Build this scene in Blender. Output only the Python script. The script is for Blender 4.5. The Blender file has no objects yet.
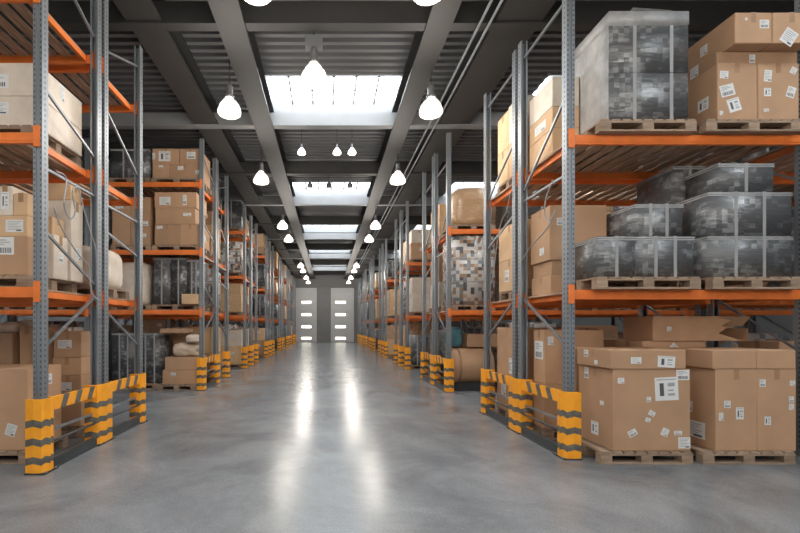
import bpy, bmesh, math, random
from mathutils import Vector, Matrix
PI = math.pi
COL = bpy.context.scene.collection
SC = bpy.context.scene
PRUNE = set("""
r1b03g0 l2a13c00 l2a13c01 l2a13c10 l2a13c11 l2a13c20 l2a13c21 l2b01p l2b01g0 l2b01g1 l2b02g0 l2b11g0 l2b13x l2b20c00 l2b20c10 l2b20c20 l2b21c00 l2b21c10 l2b21c20 l2b23p
l2b23c00 l2b23c01 l2b23c10 l2b23c11 l2b23c20 l2b23c21 l2b30g0 l2b33p l2b33c00 l2b33c01 l2b33c10 l2b33c11 r2a12g0 r2a13g0 r2a14c00 r2a14c01 r2a14c10 r2a14c11 r2a15c00 r2a15c01
r2a15c10 r2a15c11 r2a24p r2a24g0 r2a24g1 r2a25g1 r2b02p r2b02g0 r2b02g1 r2b04p r2b04c00 r2b04c10 r2b04c20 r2b05p r2b05c00 r2b05c10 r2b11g0 r2b11g1 r2b12c00 r2b12c01
r2b12c10 r2b12c11 r2b12c20 r2b12c21 r2b13c00 r2b13c01 r2b13c10 r2b13c11 r2b13c20 r2b13c21 r2b14x r2b15x r2b21c01 r2b21c11 r2b22p r2b22c00 r2b22c01 r2b22c10 r2b22c11 r2b23p
r2b23c00 r2b23c01 r2b23c10 r2b23c11 r2b23c20 r2b23c21 r2b24p r2b24c00 r2b24c01 r2b24c10 r2b24c11 r2b25p r2b25x l3a01p l3a01x l3a11p l3a11s l3a12p l3a12c00 l3a12c01
l3a12c10 l3a12c11 l3a12c20 l3a12c21 l3a13p l3a13c00 l3a13c01 l3a13c10 l3a13c11 l3a13c20 l3a13c21 l3a21p l3a21c00 l3a21c01 l3a21c10 l3a21c11 l3a21c20 l3a21c21 l3a22p l3a22s
l3a23p l3a23c00 l3a23c10 l3a31p l3a31s l3a32p l3a32x l3a33p l3a33x l3b02p l3b02c00 l3b02c10 l3b03p l3b03g0 l3b10c00 l3b10c10 l3b10c20 l3b11p l3b11x l3b12p
l3b12g0 l3b13p l3b13x l3b20g0 l3b21p l3b21g0 l3b21g1 l3b22p l3b22c00 l3b22c01 l3b22c10 l3b22c11 l3b22c20 l3b22c21 l3b23p l3b23g0 l3b23g1 l3b31p l3b31c00 l3b31c01
l3b31c10 l3b31c11 l3b31c20 l3b31c21 l3b32p l3b32c00 l3b32c10 l3b32c20 l3b33p l3b33g0 l3b33g1 r3a03p r3a03c00 r3a03c01 r3a03c10 r3a03c11 r3a11p r3a11c00 r3a11c10 r3a11c20
r3a12p r3a12x r3a13p r3a13g0 r3a13g1 r3a21c01 r3a21c10 r3a21c11 r3a21c20 r3a21c21 r3a22p r3a22x r3a23p r3a23g0 r3a23g1 r3b01c01 r3b01c11 r3b01c21 r3b02g1 r3b03p
r3b03x r3b11p r3b11g0 r3b12p r3b12c00 r3b12c01 r3b12c10 r3b12c11 r3b13p r3b13s r3b20c01 r3b20c11 r3b20c21 r3b21p r3b21x r3b22p r3b22c00 r3b22c01 r3b22c10 r3b22c11
r3b22c20 r3b22c21 r3b23p r3b23c00 r3b23c01 r3b23c10 r3b23c11 l4a02p l4a02c00 l4a02c01 l4a02c10 l4a02c11 l4a03p l4a03g0 l4a03g1 l4a11p l4a11s l4a12p l4a12c00 l4a12c10
l4a13p l4a13x l4a21p l4a21c00 l4a21c10 l4a22p l4a22c00 l4a22c01 l4a22c10 l4a22c11 l4a22c20 l4a22c21 l4a23p l4a23c00 l4a23c01 l4a23c10 l4a23c11 l4a31p l4a31s l4a32p
l4a32x l4a33p l4a33c00 l4a33c01 l4a33c10 l4a33c11 l4b02p l4b02c00 l4b02c01 l4b02c10 l4b02c11 l4b02c20 l4b02c21 l4b03p l4b03c00 l4b03c10 l4b03c20 l4b11p l4b11x l4b12p
l4b12c00 l4b12c10 l4b13p l4b13x l4b21p l4b21g0 l4b21g1 l4b22p l4b22c00 l4b22c01 l4b22c10 l4b22c11 l4b23p l4b23c00 l4b23c10 l4b23c20 l4b30c00 l4b30c10 l4b30c20 l4b31p
l4b31x l4b32p l4b32c00 l4b32c10 l4b33p l4b33c00 l4b33c01 l4b33c10 l4b33c11 r4a01p r4a01c00 r4a01c10 r4a03p r4a03g0 r4a11p r4a11x r4a12p r4a12g0 r4a12g1 r4a13p
r4a13c00 r4a13c01 r4a13c10 r4a13c11 r4a22p r4a22x r4a23p r4a23s r4b00c01 r4b00c11 r4b02p r4b02g0 r4b02g1 r4b03p r4b03g0 r4b03g1 r4b10c01 r4b10c11 r4b10c21 r4b11p
r4b11c00 r4b11c10 r4b12p r4b12c00 r4b12c01 r4b12c10 r4b12c11 r4b12c20 r4b12c21 r4b13p r4b13c00 r4b13c01 r4b13c10 r4b13c11 r4b21g1 r4b22p r4b22c00 r4b22c01 r4b22c10 r4b22c11
r4b23p r4b23c00 r4b23c10 l5a01p l5a01g0 l5a11p l5a11x l5a21p l5a21g0 l5a31p l5a31c00 l5a31c10 l5b11p l5b11x l5b21p l5b21g0 l5b31p l5b31g0 r5a01p r5a01c00
r5a01c10 r5a11p r5a11g0 r5a21x r5b01p r5b01g0 r5b11p r5b11c00 r5b11c10 r5b21p r5b21g0 l6a01p l6a01g0 l6a11p l6a11s l6a21p l6a21s l6a30c10 l6a31p l6a31g0
l6b00p l6b00s l6b01p l6b01c00 l6b01c01 l6b01c10 l6b01c11 l6b10p l6b10c00 l6b10c10 l6b11p l6b11s l6b20p l6b20c00 l6b20c01 l6b20c10 l6b20c11 l6b21p l6b21g0 l6b30p
l6b30c00 l6b30c01 l6b30c10 l6b30c11 l6b31p l6b31c00 l6b31c10 r6a01p r6a01c00 r6a01c10 r6a11p r6a11g0 r6a21p r6a21g0 r6b01p r6b01g0 r6b11p r6b11c00 r6b11c10 r6b20c01
r6b20c11 r6b21p r6b21c00 r6b21c10 l7a01p l7a01g0 l7a11p l7a11c00 l7a11c10 l7a21p l7a21c00 l7a21c10 l7a31p l7a31g0 l7b00p l7b00c00 l7b00c10 l7b01p l7b01x l7b10p
l7b10g0 l7b11p l7b11c00 l7b11c10 l7b20p l7b20g0 l7b21p l7b21x l7b31p l7b31s r7a01p r7a01g0 r7a11p r7a11c00 r7a11c10 r7a21p r7a21x r7b01p r7b01g0 r7b10p
r7b10s r7b11p r7b11g0 r7b21p r7b21c00 r7b21c10
""".split())
if globals().get('NOPRUNE'):
    PRUNE = set()
KEYS = {}
H = 1.6          # eye height
def fx(px, Y): return (px - 328.0) / 420.0 * Y
def fz(py, Y): return H - (py - 326.0) / 420.0 * Y

# ------------------------------------------------------------------ materials
def nt(name):
    m = bpy.data.materials.new(name); m.use_nodes = True
    t = m.node_tree
    return m, t, t.nodes['Principled BSDF']
def mat(name, col, rough=0.6, metal=0.0, noise=0.0, scale=8.0, bump=0.0, vary=0.0, coat=0.0, emit=None, estr=0.0, stretch=(1, 1, 1), bscale=None):
    m, t, b = nt(name)
    b.inputs['Roughness'].default_value = rough
    b.inputs['Metallic'].default_value = metal
    b.inputs['Base Color'].default_value = (*col, 1)
    if coat:
        b.inputs['Coat Weight'].default_value = coat; b.inputs['Coat Roughness'].default_value = 0.12
    if emit:
        b.inputs['Emission Color'].default_value = (*emit, 1); b.inputs['Emission Strength'].default_value = estr
    if noise or bump or vary:
        tc = t.nodes.new('ShaderNodeTexCoord'); mp = t.nodes.new('ShaderNodeMapping')
        mp.inputs['Scale'].default_value = stretch
        t.links.new(tc.outputs['Object'], mp.inputs['Vector'])
        n = t.nodes.new('ShaderNodeTexNoise'); n.inputs['Scale'].default_value = scale; n.inputs['Detail'].default_value = 5
        t.links.new(mp.outputs['Vector'], n.inputs['Vector'])
        src = None
        if noise:
            r = t.nodes.new('ShaderNodeMapRange')
            r.inputs['From Min'].default_value = 0.3; r.inputs['From Max'].default_value = 0.7
            r.inputs['To Min'].default_value = 1 - noise; r.inputs['To Max'].default_value = 1 + noise
            t.links.new(n.outputs['Fac'], r.inputs['Value']); src = r.outputs['Result']
        if vary:
            oi = t.nodes.new('ShaderNodeObjectInfo'); r2 = t.nodes.new('ShaderNodeMapRange')
            r2.inputs['To Min'].default_value = 1 - vary; r2.inputs['To Max'].default_value = 1 + vary
            t.links.new(oi.outputs['Random'], r2.inputs['Value'])
            if src:
                mm = t.nodes.new('ShaderNodeMath'); mm.operation = 'MULTIPLY'
                t.links.new(src, mm.inputs[0]); t.links.new(r2.outputs['Result'], mm.inputs[1]); src = mm.outputs[0]
            else: src = r2.outputs['Result']
        if src:
            vm = t.nodes.new('ShaderNodeVectorMath'); vm.operation = 'SCALE'
            vm.inputs[0].default_value = col
            t.links.new(src, vm.inputs['Scale']); t.links.new(vm.outputs['Vector'], b.inputs['Base Color'])
        if bump:
            n2 = n
            if bscale:
                n2 = t.nodes.new('ShaderNodeTexNoise'); n2.inputs['Scale'].default_value = bscale; n2.inputs['Detail'].default_value = 4
                t.links.new(mp.outputs['Vector'], n2.inputs['Vector'])
            bp = t.nodes.new('ShaderNodeBump'); bp.inputs['Strength'].default_value = bump; bp.inputs['Distance'].default_value = 0.02
            t.links.new(n2.outputs['Fac'], bp.inputs['Height']); t.links.new(bp.outputs['Normal'], b.inputs['Normal'])
    return m

M = {}
M['card'] = mat('cardboard', (0.50, 0.305, 0.18), 0.75, noise=0.07, scale=3, vary=0.14)
M['cardpale'] = mat('pale_cardboard', (0.68, 0.45, 0.26), 0.7, noise=0.08, scale=4, vary=0.12)
M['cardwhite'] = mat('white_wrapped_cardboard', (0.72, 0.62, 0.52), 0.4, noise=0.10, scale=5, vary=0.06, bump=0.25, bscale=14)
M['tape'] = mat('packing_tape', (0.40, 0.23, 0.12), 0.3)
M['paper'] = mat('label_paper', (0.78, 0.78, 0.77), 0.6)
M['ink'] = mat('label_ink', (0.10, 0.10, 0.11), 0.6)
M['inkgrey'] = mat('label_grey_ink', (0.38, 0.39, 0.40), 0.6)
M['wood'] = mat('pallet_wood', (0.33, 0.235, 0.165), 0.8, noise=0.25, scale=6, vary=0.18, stretch=(1, 8, 8))
M['deck'] = mat('deck_wood', (0.45, 0.29, 0.195), 0.8, noise=0.35, scale=4, stretch=(9, 1, 9))
M['steel'] = mat('galvanised_steel', (0.29, 0.315, 0.34), 0.42, metal=0.55, noise=0.14, scale=4, stretch=(1, 1, 0.4))
M['steeldark'] = mat('blue_grey_painted_steel', (0.13, 0.155, 0.18), 0.45, metal=0.3, noise=0.12, scale=4)
M['slot'] = mat('dark_slot', (0.10, 0.104, 0.11), 0.8)
M['orange'] = mat('orange_beam_paint', (0.86, 0.21, 0.04), 0.45, noise=0.10, scale=5)
M['yellow'] = mat('yellow_guard_paint', (1.0, 0.40, 0.02), 0.5, noise=0.10, scale=9)
M['black'] = mat('worn_black_stripe', (0.13, 0.12, 0.105), 0.6, noise=0.35, scale=12)
M['dark'] = mat('dark_rubber', (0.035, 0.036, 0.04), 0.6)
M['kerb'] = mat('dark_kerb_steel', (0.07, 0.075, 0.08), 0.4, metal=0.3)
M['sack'] = mat('sack_cloth', (0.62, 0.50, 0.38), 0.75, noise=0.15, scale=6, bump=0.5, bscale=9)
M['film'] = mat('clear_film_sheet', (0.44, 0.44, 0.44), 0.25, noise=0.2, scale=5, bump=0.6, bscale=16)
M['strap'] = mat('pale_strap', (0.36, 0.36, 0.36), 0.4)
M['teal'] = mat('teal_tarpaulin', (0.07, 0.19, 0.23), 0.6, noise=0.2, scale=5)
M['cable'] = mat('cable', (0.03, 0.03, 0.03), 0.6)
M['girder'] = mat('girder_paint', (0.026, 0.025, 0.024), 0.55, noise=0.08, scale=2)
M['beam'] = mat('crossbeam_paint', (0.20, 0.203, 0.207), 0.5, noise=0.06, scale=2)
M['ceil'] = mat('roof_deck_metal', (0.125, 0.126, 0.13), 0.5, metal=0.2, noise=0.06, scale=1.5)
M['wall'] = mat('wall_panel', (0.24, 0.245, 0.25), 0.6, noise=0.05, scale=1.0)
M['doorpanel'] = mat('door_panel', (0.60, 0.61, 0.62), 0.5, noise=0.04, scale=1.5)
M['doordark'] = mat('dark_door_panel', (0.22, 0.225, 0.23), 0.5, noise=0.05, scale=1.5)
M['slit'] = mat('lit_window_strip', (0.9, 0.88, 0.8), 0.4, emit=(1.0, 0.93, 0.78), estr=2.2)
M['sky'] = mat('skylight_glazing', (0.9, 0.92, 0.95), 0.3, emit=(0.88, 0.95, 1.0), estr=10.0)
M['bar'] = mat('glazing_bar', (0.50, 0.51, 0.52), 0.4, metal=0.3)
M['glow'] = mat('lamp_glass', (0.95, 0.9, 0.8), 0.3, emit=(1.0, 0.90, 0.76), estr=2.0)
M['glintglow'] = mat('small_glint_glass', (0.95, 0.93, 0.9), 0.3, emit=(1.0, 0.95, 0.88), estr=7.0)  # emissive glass for the ghostly glints
M['unlit'] = mat('unlit_lamp_glass', (0.12, 0.12, 0.12), 0.3)
M['lampmetal'] = mat('lamp_housing', (0.22, 0.225, 0.23), 0.35, metal=0.6)

def wrap_mat(name, base, light, amount, blocks=0.20):
    """film-wrapped goods: printed panels and paler patches under a creased glossy film"""
    m, t, b = nt(name)
    tc = t.nodes.new('ShaderNodeTexCoord')
    n = t.nodes.new('ShaderNodeTexNoise'); n.inputs['Scale'].default_value = 3.0; n.inputs['Detail'].default_value = 7; n.inputs['Roughness'].default_value = 0.66
    mp = t.nodes.new('ShaderNodeMapping'); mp.inputs['Scale'].default_value = (0.8, 0.8, 1.5)
    oi = t.nodes.new('ShaderNodeObjectInfo')
    add = t.nodes.new('ShaderNodeVectorMath'); add.operation = 'ADD'
    sc = t.nodes.new('ShaderNodeVectorMath'); sc.operation = 'SCALE'; sc.inputs[0].default_value = (17, 31, 13)
    t.links.new(oi.outputs['Random'], sc.inputs['Scale'])
    t.links.new(tc.outputs['Object'], add.inputs[0]); t.links.new(sc.outputs['Vector'], add.inputs[1])
    t.links.new(add.outputs['Vector'], mp.inputs['Vector']); t.links.new(mp.outputs['Vector'], n.inputs['Vector'])
    cr = t.nodes.new('ShaderNodeValToRGB')
    cr.color_ramp.elements[0].position = 0.62 - amount * 0.2; cr.color_ramp.elements[0].color = (*base, 1)
    cr.color_ramp.elements[1].position = 0.80; cr.color_ramp.elements[1].color = (*light, 1)
    # printed labels on the goods inside show through as small square patches
    fl = t.nodes.new('ShaderNodeVectorMath'); fl.operation = 'FLOOR'
    m3 = t.nodes.new('ShaderNodeMapping'); m3.inputs['Scale'].default_value = (15, 15, 17)
    t.links.new(add.outputs['Vector'], m3.inputs['Vector']); t.links.new(m3.outputs['Vector'], fl.inputs[0])
    wn = t.nodes.new('ShaderNodeTexWhiteNoise'); wn.noise_dimensions = '3D'; t.links.new(fl.outputs['Vector'], wn.inputs['Vector'])
    m4 = t.nodes.new('ShaderNodeMath'); m4.operation = 'MULTIPLY_ADD'; m4.inputs[1].default_value = blocks
    t.links.new(wn.outputs['Value'], m4.inputs[0]); t.links.new(n.outputs['Fac'], m4.inputs[2])
    t.links.new(m4.outputs[0], cr.inputs['Fac']); t.links.new(cr.outputs['Color'], b.inputs['Base Color'])
    b.inputs['Roughness'].default_value = 0.32
    b.inputs['Coat Weight'].default_value = 0.7; b.inputs['Coat Roughness'].default_value = 0.14
    w = t.nodes.new('ShaderNodeTexNoise'); w.inputs['Scale'].default_value = 9; w.inputs['Detail'].default_value = 5
    mp2 = t.nodes.new('ShaderNodeMapping'); mp2.inputs['Scale'].default_value = (0.7, 0.7, 3.0); mp2.inputs['Rotation'].default_value = (0.15, 0.2, 0)
    t.links.new(tc.outputs['Object'], mp2.inputs['Vector']); t.links.new(mp2.outputs['Vector'], w.inputs['Vector'])
    bp = t.nodes.new('ShaderNodeBump'); bp.inputs['Strength'].default_value = 0.55; bp.inputs['Distance'].default_value = 0.03
    t.links.new(w.outputs['Fac'], bp.inputs['Height']); t.links.new(bp.outputs['Normal'], b.inputs['Normal'])
    t.links.new(bp.outputs['Normal'], b.inputs['Coat Normal'])
    return m
M['wrap'] = wrap_mat('grey_wrapped_goods', (0.115, 0.118, 0.122), (0.38, 0.39, 0.40), 0.05)
M['wrapdark'] = wrap_mat('dark_wrapped_goods', (0.06, 0.062, 0.066), (0.25, 0.26, 0.27), 0.05)
M['wraptan'] = wrap_mat('tan_wrapped_goods', (0.50, 0.31, 0.17), (0.70, 0.50, 0.33), 0.3, 0.02)

def mix_mat():
    """a load of small parcels, white, tan and blue grey"""
    m, t, b = nt('mixed_parcels')
    tc = t.nodes.new('ShaderNodeTexCoord')
    mp = t.nodes.new('ShaderNodeMapping'); mp.inputs['Scale'].default_value = (11, 11, 12)
    t.links.new(tc.outputs['Object'], mp.inputs['Vector'])
    fl = t.nodes.new('ShaderNodeVectorMath'); fl.operation = 'FLOOR'
    t.links.new(mp.outputs['Vector'], fl.inputs[0])
    wn = t.nodes.new('ShaderNodeTexWhiteNoise'); wn.noise_dimensions = '3D'
    t.links.new(fl.outputs['Vector'], wn.inputs['Vector'])
    cr = t.nodes.new('ShaderNodeValToRGB'); cr.color_ramp.interpolation = 'CONSTANT'
    el = cr.color_ramp.elements
    el[0].position = 0; el[0].color = (0.68, 0.66, 0.63, 1); el[1].position = 0.42; el[1].color = (0.40, 0.25, 0.15, 1)
    for p, c in ((0.62, (0.26, 0.30, 0.34)), (0.75, (0.56, 0.44, 0.33)), (0.88, (0.12, 0.12, 0.13))):
        e = el.new(p); e.color = (*c, 1)
    t.links.new(wn.outputs['Value'], cr.inputs['Fac']); t.links.new(cr.outputs['Color'], b.inputs['Base Color'])
    b.inputs['Roughness'].default_value = 0.45; b.inputs['Coat Weight'].default_value = 0.4
    return m
M['mix'] = mix_mat()

def floor_mat():
    m, t, b = nt('polished_concrete')
    tc = t.nodes.new('ShaderNodeTexCoord')
    n1 = t.nodes.new('ShaderNodeTexNoise'); n1.inputs['Scale'].default_value = 0.75; n1.inputs['Detail'].default_value = 8; n1.inputs['Roughness'].default_value = 0.68; n1.inputs['Distortion'].default_value = 0.4
    n2 = t.nodes.new('ShaderNodeTexNoise'); n2.inputs['Scale'].default_value = 55; n2.inputs['Detail'].default_value = 3
    n3 = t.nodes.new('ShaderNodeTexNoise'); n3.inputs['Scale'].default_value = 0.9; n3.inputs['Detail'].default_value = 4; n3.inputs['Distortion'].default_value = 0.3
    for n in (n1, n2, n3): t.links.new(tc.outputs['Object'], n.inputs['Vector'])
    cr = t.nodes.new('ShaderNodeValToRGB')
    cr.color_ramp.elements[0].position = 0.22; cr.color_ramp.elements[0].color = (0.085, 0.095, 0.105, 1)
    cr.color_ramp.elements[1].position = 0.80; cr.color_ramp.elements[1].color = (0.31, 0.325, 0.34, 1)
    t.links.new(n1.outputs['Fac'], cr.inputs['Fac'])
    mx = t.nodes.new('ShaderNodeMixRGB'); mx.blend_type = 'OVERLAY'; mx.inputs['Fac'].default_value = 0.35
    t.links.new(cr.outputs['Color'], mx.inputs['Color1']); t.links.new(n2.outputs['Fac'], mx.inputs['Color2'])
    t.links.new(mx.outputs['Color'], b.inputs['Base Color'])
    r = t.nodes.new('ShaderNodeMapRange'); r.inputs['From Min'].default_value = 0.15; r.inputs['From Max'].default_value = 0.85
    r.inputs['To Min'].default_value = 0.185; r.inputs['To Max'].default_value = 0.268
    t.links.new(n3.outputs['Fac'], r.inputs['Value']); t.links.new(r.outputs['Result'], b.inputs['Roughness'])
    bp = t.nodes.new('ShaderNodeBump'); bp.inputs['Strength'].default_value = 0.06; bp.inputs['Distance'].default_value = 0.01
    t.links.new(n2.outputs['Fac'], bp.inputs['Height']); t.links.new(bp.outputs['Normal'], b.inputs['Normal'])
    b.inputs['Specular IOR Level'].default_value = 0.6
    return m
M['floor'] = floor_mat()

# ------------------------------------------------------------------ mesh helpers
class MB:
    def __init__(s): s.v, s.f, s.m = [], [], []
    def quad(s, a, mi=0):
        b = len(s.v); s.v += [tuple(p) for p in a]; s.f.append(tuple(range(b, b + len(a)))); s.m.append(mi)
    def box(s, x0, x1, y0, y1, z0, z1, mi=0, T=None):
        p = [(x0, y0, z0), (x1, y0, z0), (x1, y1, z0), (x0, y1, z0), (x0, y0, z1), (x1, y0, z1), (x1, y1, z1), (x0, y1, z1)]
        if T: p = [tuple(T @ Vector(q)) for q in p]
        b = len(s.v); s.v += p
        for f in ((0, 3, 2, 1), (4, 5, 6, 7), (0, 1, 5, 4), (1, 2, 6, 5), (2, 3, 7, 6), (3, 0, 4, 7)):
            s.f.append(tuple(b + i for i in f)); s.m.append(mi)
        return s
    def bar(s, a, b, w, h, mi=0):
        """rectangular bar from a to b"""
        a, b = Vector(a), Vector(b); d = b - a
        T = Matrix.Translation(a) @ d.to_track_quat('Z', 'Y').to_matrix().to_4x4()
        return s.box(-w / 2, w / 2, -h / 2, h / 2, 0, d.length, mi, T)
    def tube(s, pts, r, n=8, mi=0):
        pts = [Vector(p) for p in pts]; rings = []
        for i, p in enumerate(pts):
            d = (pts[min(i + 1, len(pts) - 1)] - pts[max(i - 1, 0)]).normalized()
            q = d.to_track_quat('Z', 'Y'); b = len(s.v)
            for k in range(n):
                s.v.append(tuple(p + q @ Vector((r * math.cos(2 * PI * k / n), r * math.sin(2 * PI * k / n), 0))))
            rings.append(b)
        for i in range(len(rings) - 1):
            for k in range(n):
                a, b = rings[i], rings[i + 1]; s.f.append((a + k, a + (k + 1) % n, b + (k + 1) % n, b + k)); s.m.append(mi)
        s.f.append(tuple(rings[0] + k for k in reversed(range(n)))); s.m.append(mi)
        s.f.append(tuple(rings[-1] + k for k in range(n))); s.m.append(mi)
        return s
    def lathe(s, prof, n=20, mi=0, mis=None):
        b = len(s.v)
        for r, z in prof:
            for k in range(n): s.v.append((r * math.cos(2 * PI * k / n), r * math.sin(2 * PI * k / n), z))
        for i in range(len(prof) - 1):
            for k in range(n):
                s.f.append((b + i * n + k, b + i * n + (k + 1) % n, b + (i + 1) * n + (k + 1) % n, b + (i + 1) * n + k)); s.m.append(mis[i] if mis else mi)
        s.f.append(tuple(b + k for k in reversed(range(n)))); s.m.append(mi)
        s.f.append(tuple(b + (len(prof) - 1) * n + k for k in range(n))); s.m.append(mi)
        return s
    def prism(s, poly, z0, z1, mi=0):
        """polygon in x,y extruded up, counter-clockwise"""
        n = len(poly); b = len(s.v)
        s.v += [(x, y, z0) for x, y in poly] + [(x, y, z1) for x, y in poly]
        s.f.append(tuple(b + i for i in reversed(range(n)))); s.m.append(mi)
        s.f.append(tuple(b + n + i for i in range(n))); s.m.append(mi)
        for i in range(n):
            j = (i + 1) % n; s.f.append((b + i, b + j, b + n + j, b + n + i)); s.m.append(mi)
        return s
    def mesh(s, name, mats, smooth=False):
        me = bpy.data.meshes.new(name); me.from_pydata(s.v, [], s.f)
        for m in (mats if isinstance(mats, (list, tuple)) else [mats]): me.materials.append(m)
        me.polygons.foreach_set('material_index', s.m)
        if smooth: me.polygons.foreach_set('use_smooth', [True] * len(s.f))
        me.update(); return me
def obj(name, me, parent=None, loc=(0, 0, 0), rot=(0, 0, 0), scale=(1, 1, 1)):
    o = bpy.data.objects.new(name, me); COL.objects.link(o)
    o.parent = parent; o.location = loc; o.rotation_euler = rot; o.scale = scale
    return o
LABELS = {}
def tag(o, label, cat, group=None):
    o['label'] = label; o['category'] = cat
    if group: o['group'] = group
    LABELS.setdefault(label, []).append(o.name)
    return o
def empty(name, loc, rz=0.0): return obj(name, None, None, loc, (0, 0, rz))
def struct(name, mb, m, smooth=False):
    o = obj(name, mb.mesh(name, m, smooth)); o['kind'] = 'structure'; return o
def soft_box(name, w, d, h, m, bev=0.008, seg=1):
    bm = bmesh.new(); bmesh.ops.create_cube(bm, size=1)
    bmesh.ops.scale(bm, vec=(w, d, h), verts=bm.verts); bmesh.ops.translate(bm, vec=(0, 0, h / 2), verts=bm.verts)
    bmesh.ops.bevel(bm, geom=bm.edges[:], offset=bev, segments=seg, affect='EDGES')
    me = bpy.data.meshes.new(name); bm.to_mesh(me); bm.free(); me.materials.append(m)
    if seg > 1: me.polygons.foreach_set('use_smooth', [True] * len(me.polygons))
    return me

# ------------------------------------------------------------------ the hall
XW, Y0H, Y1H, ZC = 14.5, -13.0, 42.0, 6.9
struct('floor', MB().box(-XW, XW, Y0H, Y1H, -0.15, 0.0), M['floor'])
for nm, a in (('wall_left', (-XW - .2, -XW, Y0H, Y1H)), ('wall_right', (XW, XW + .2, Y0H, Y1H)), ('wall_front', (-XW, XW, Y0H - .2, Y0H))):
    struct(nm, MB().box(*a, 0, ZC + .3), M['doorpanel' if nm == 'wall_front' else 'wall'])  # front wall, out of view, made paler to bounce light
struct('wall_back', MB().box(-XW, XW, Y1H, Y1H + .2, 0, ZC + .3), M['wall'])
PER = 6.48
SKY = [8.73 + PER * k for k in range(-3, 5)]
DEP = 1.70
SX = [(-12.0, -8.0), (-1.38, 1.64), (4.6, 8.4)]  # unseen left row, and rows behind the camera, added for fill light
def deck_strip(mb, x0, x1, ya, yb):
    """trapezoid-profiled roof sheet, ribs running across the hall"""
    p = 0.21; n = max(1, round((yb - ya) / p)); p = (yb - ya) / n
    prof = []
    for i in range(n):
        y = ya + i * p
        prof += [(y, ZC - .10), (y + p * .42, ZC - .10), (y + p * .52, ZC), (y + p * .9, ZC)]
    prof.append((yb, ZC - .10))
    for (a, za), (b, zb) in zip(prof, prof[1:]):
        mb.quad([(x0, a, za), (x0, b, zb), (x1, b, zb), (x1, a, za)])
mb = MB(); ylast = Y0H
for ys in SKY:
    deck_strip(mb, -XW, XW, ylast, ys)
    xs = -XW
    for a, b in SX:
        deck_strip(mb, xs, a, ys, ys + DEP); xs = b
    deck_strip(mb, xs, XW, ys, ys + DEP)
    ylast = ys + DEP
deck_strip(mb, -XW, XW, ylast, Y1H)
mb.box(-XW, XW, Y0H, Y1H, ZC + .72, ZC + .8)
struct('ceiling', mb, M['ceil'])
wn = 0
for ys in SKY:
    for a, b in SX:
        wn += 1
        g = MB().box(a, b, ys, ys + DEP, ZC + .30, ZC + .32)
        w = struct('window_%d' % wn, g, M['sky'])
        c = MB()
        for x0, x1, y0, y1 in ((a - .04, a, ys - .04, ys + DEP + .04), (b, b + .04, ys - .04, ys + DEP + .04), (a, b, ys - .04, ys), (a, b, ys + DEP, ys + DEP + .04)):
            c.box(x0, x1, y0, y1, ZC - .09, ZC + .36)
        obj('window_frame', c.mesh('window_frame', M['beam']), w)
        br = MB()
        for i in range(1, 6):
            x = a + (b - a) * i / 6; br.box(x - .022, x + .022, ys, ys + DEP, ZC + .22, ZC + .295)
        for i in range(1, 3):
            y = ys + DEP * i / 3; br.box(a, b, y - .022, y + .022, ZC + .22, ZC + .295)
        obj('glazing_bar', br.mesh('glazing_bar', M['bar']), w)
# long girders: I-sections running down the hall
def ibeam_y(mb, xa, xb, z0, z1):
    c = (xa + xb) / 2
    mb.box(xa, xb, Y0H, Y1H, z0, z0 + .05); mb.box(xa, xb, Y0H, Y1H, z1 - .05, z1); mb.box(c - .03, c + .03, Y0H, Y1H, z0 + .05, z1 - .05)
tn = 0
for xa, xb, z0 in ((-1.74, -1.30, 6.30), (1.54, 1.94, 6.30), (-3.15, -2.60, 6.36), (2.62, 3.34, 6.36), (-8.0, -7.5, 6.36), (8.6, 9.1, 6.36)):
    tn += 1; g = MB(); ibeam_y(g, xa, xb, z0, ZC - .1); struct('trim_%d' % tn, g, M['girder'])
k = 0
yb = 9.97 - PER * 3
while yb < Y1H:
    for off, nm, m_, zt in ((0, 'beam', M['beam'], 6.64), (3.14, 'girder', M['girder'], 6.70)):
        y = yb + off
        if y < Y1H - .3:
            tn += 1
            g = MB().box(-XW, XW, y, y + .04, 6.36, zt)
            g.box(-XW, XW, y - .07, y + .11, 6.33, 6.36); g.box(-XW, XW, y - .0, y + .11, zt, zt + .03)
            struct('trim_%d' % tn, g, m_)
    yb += PER
# conduit runs under the ceiling
for x in (2.35, 2.5):
    tn += 1; struct('trim_%d' % tn, MB().tube([(x, Y0H, 6.28), (x, Y1H, 6.28)], .022, 6), M['steel'])
# back wall: two sectional doors with strip windows and a dark column between them
for i, (xa, xb, wa, wb) in enumerate(((-3.2, -1.12, -2.62, -1.68), (0.28, 2.6, .75, 1.75))):
    g = MB()
    for kk in range(9): g.box(xa, xb, Y1H - .10, Y1H - .02, .02 + kk * .6, .60 + kk * .6)
    g.box(xa, xb, Y1H - .06, Y1H - .015, .02, 5.4)
    d = struct('door_%d' % (i + 1), g, M['doorpanel'])
    for yy in (302.3, 314.7, 326.8, 338.2):
        z = fz(yy, Y1H); obj('window_strip', MB().box(wa, wb, Y1H - .13, Y1H - .101, z - .11, z + .11).mesh('strip', M['slit']), d)
    f = MB(); f.box(xa - .07, xa, Y1H - .12, Y1H - .01, 0, 5.5); f.box(xb, xb + .07, Y1H - .12, Y1H - .01, 0, 5.5); f.box(xa - .07, xb + .07, Y1H - .12, Y1H - .01, 5.42, 5.5)
    obj('door_frame', f.mesh('door_frame', M['beam']), d)
tn += 1; g = MB()
for kk in range(7): g.box(-1.03 + kk * .175, -1.03 + kk * .175 + .165, Y1H - .16, Y1H - .01, 0, 5.7)
struct('trim_%d' % tn, g, M['doordark'])

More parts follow.
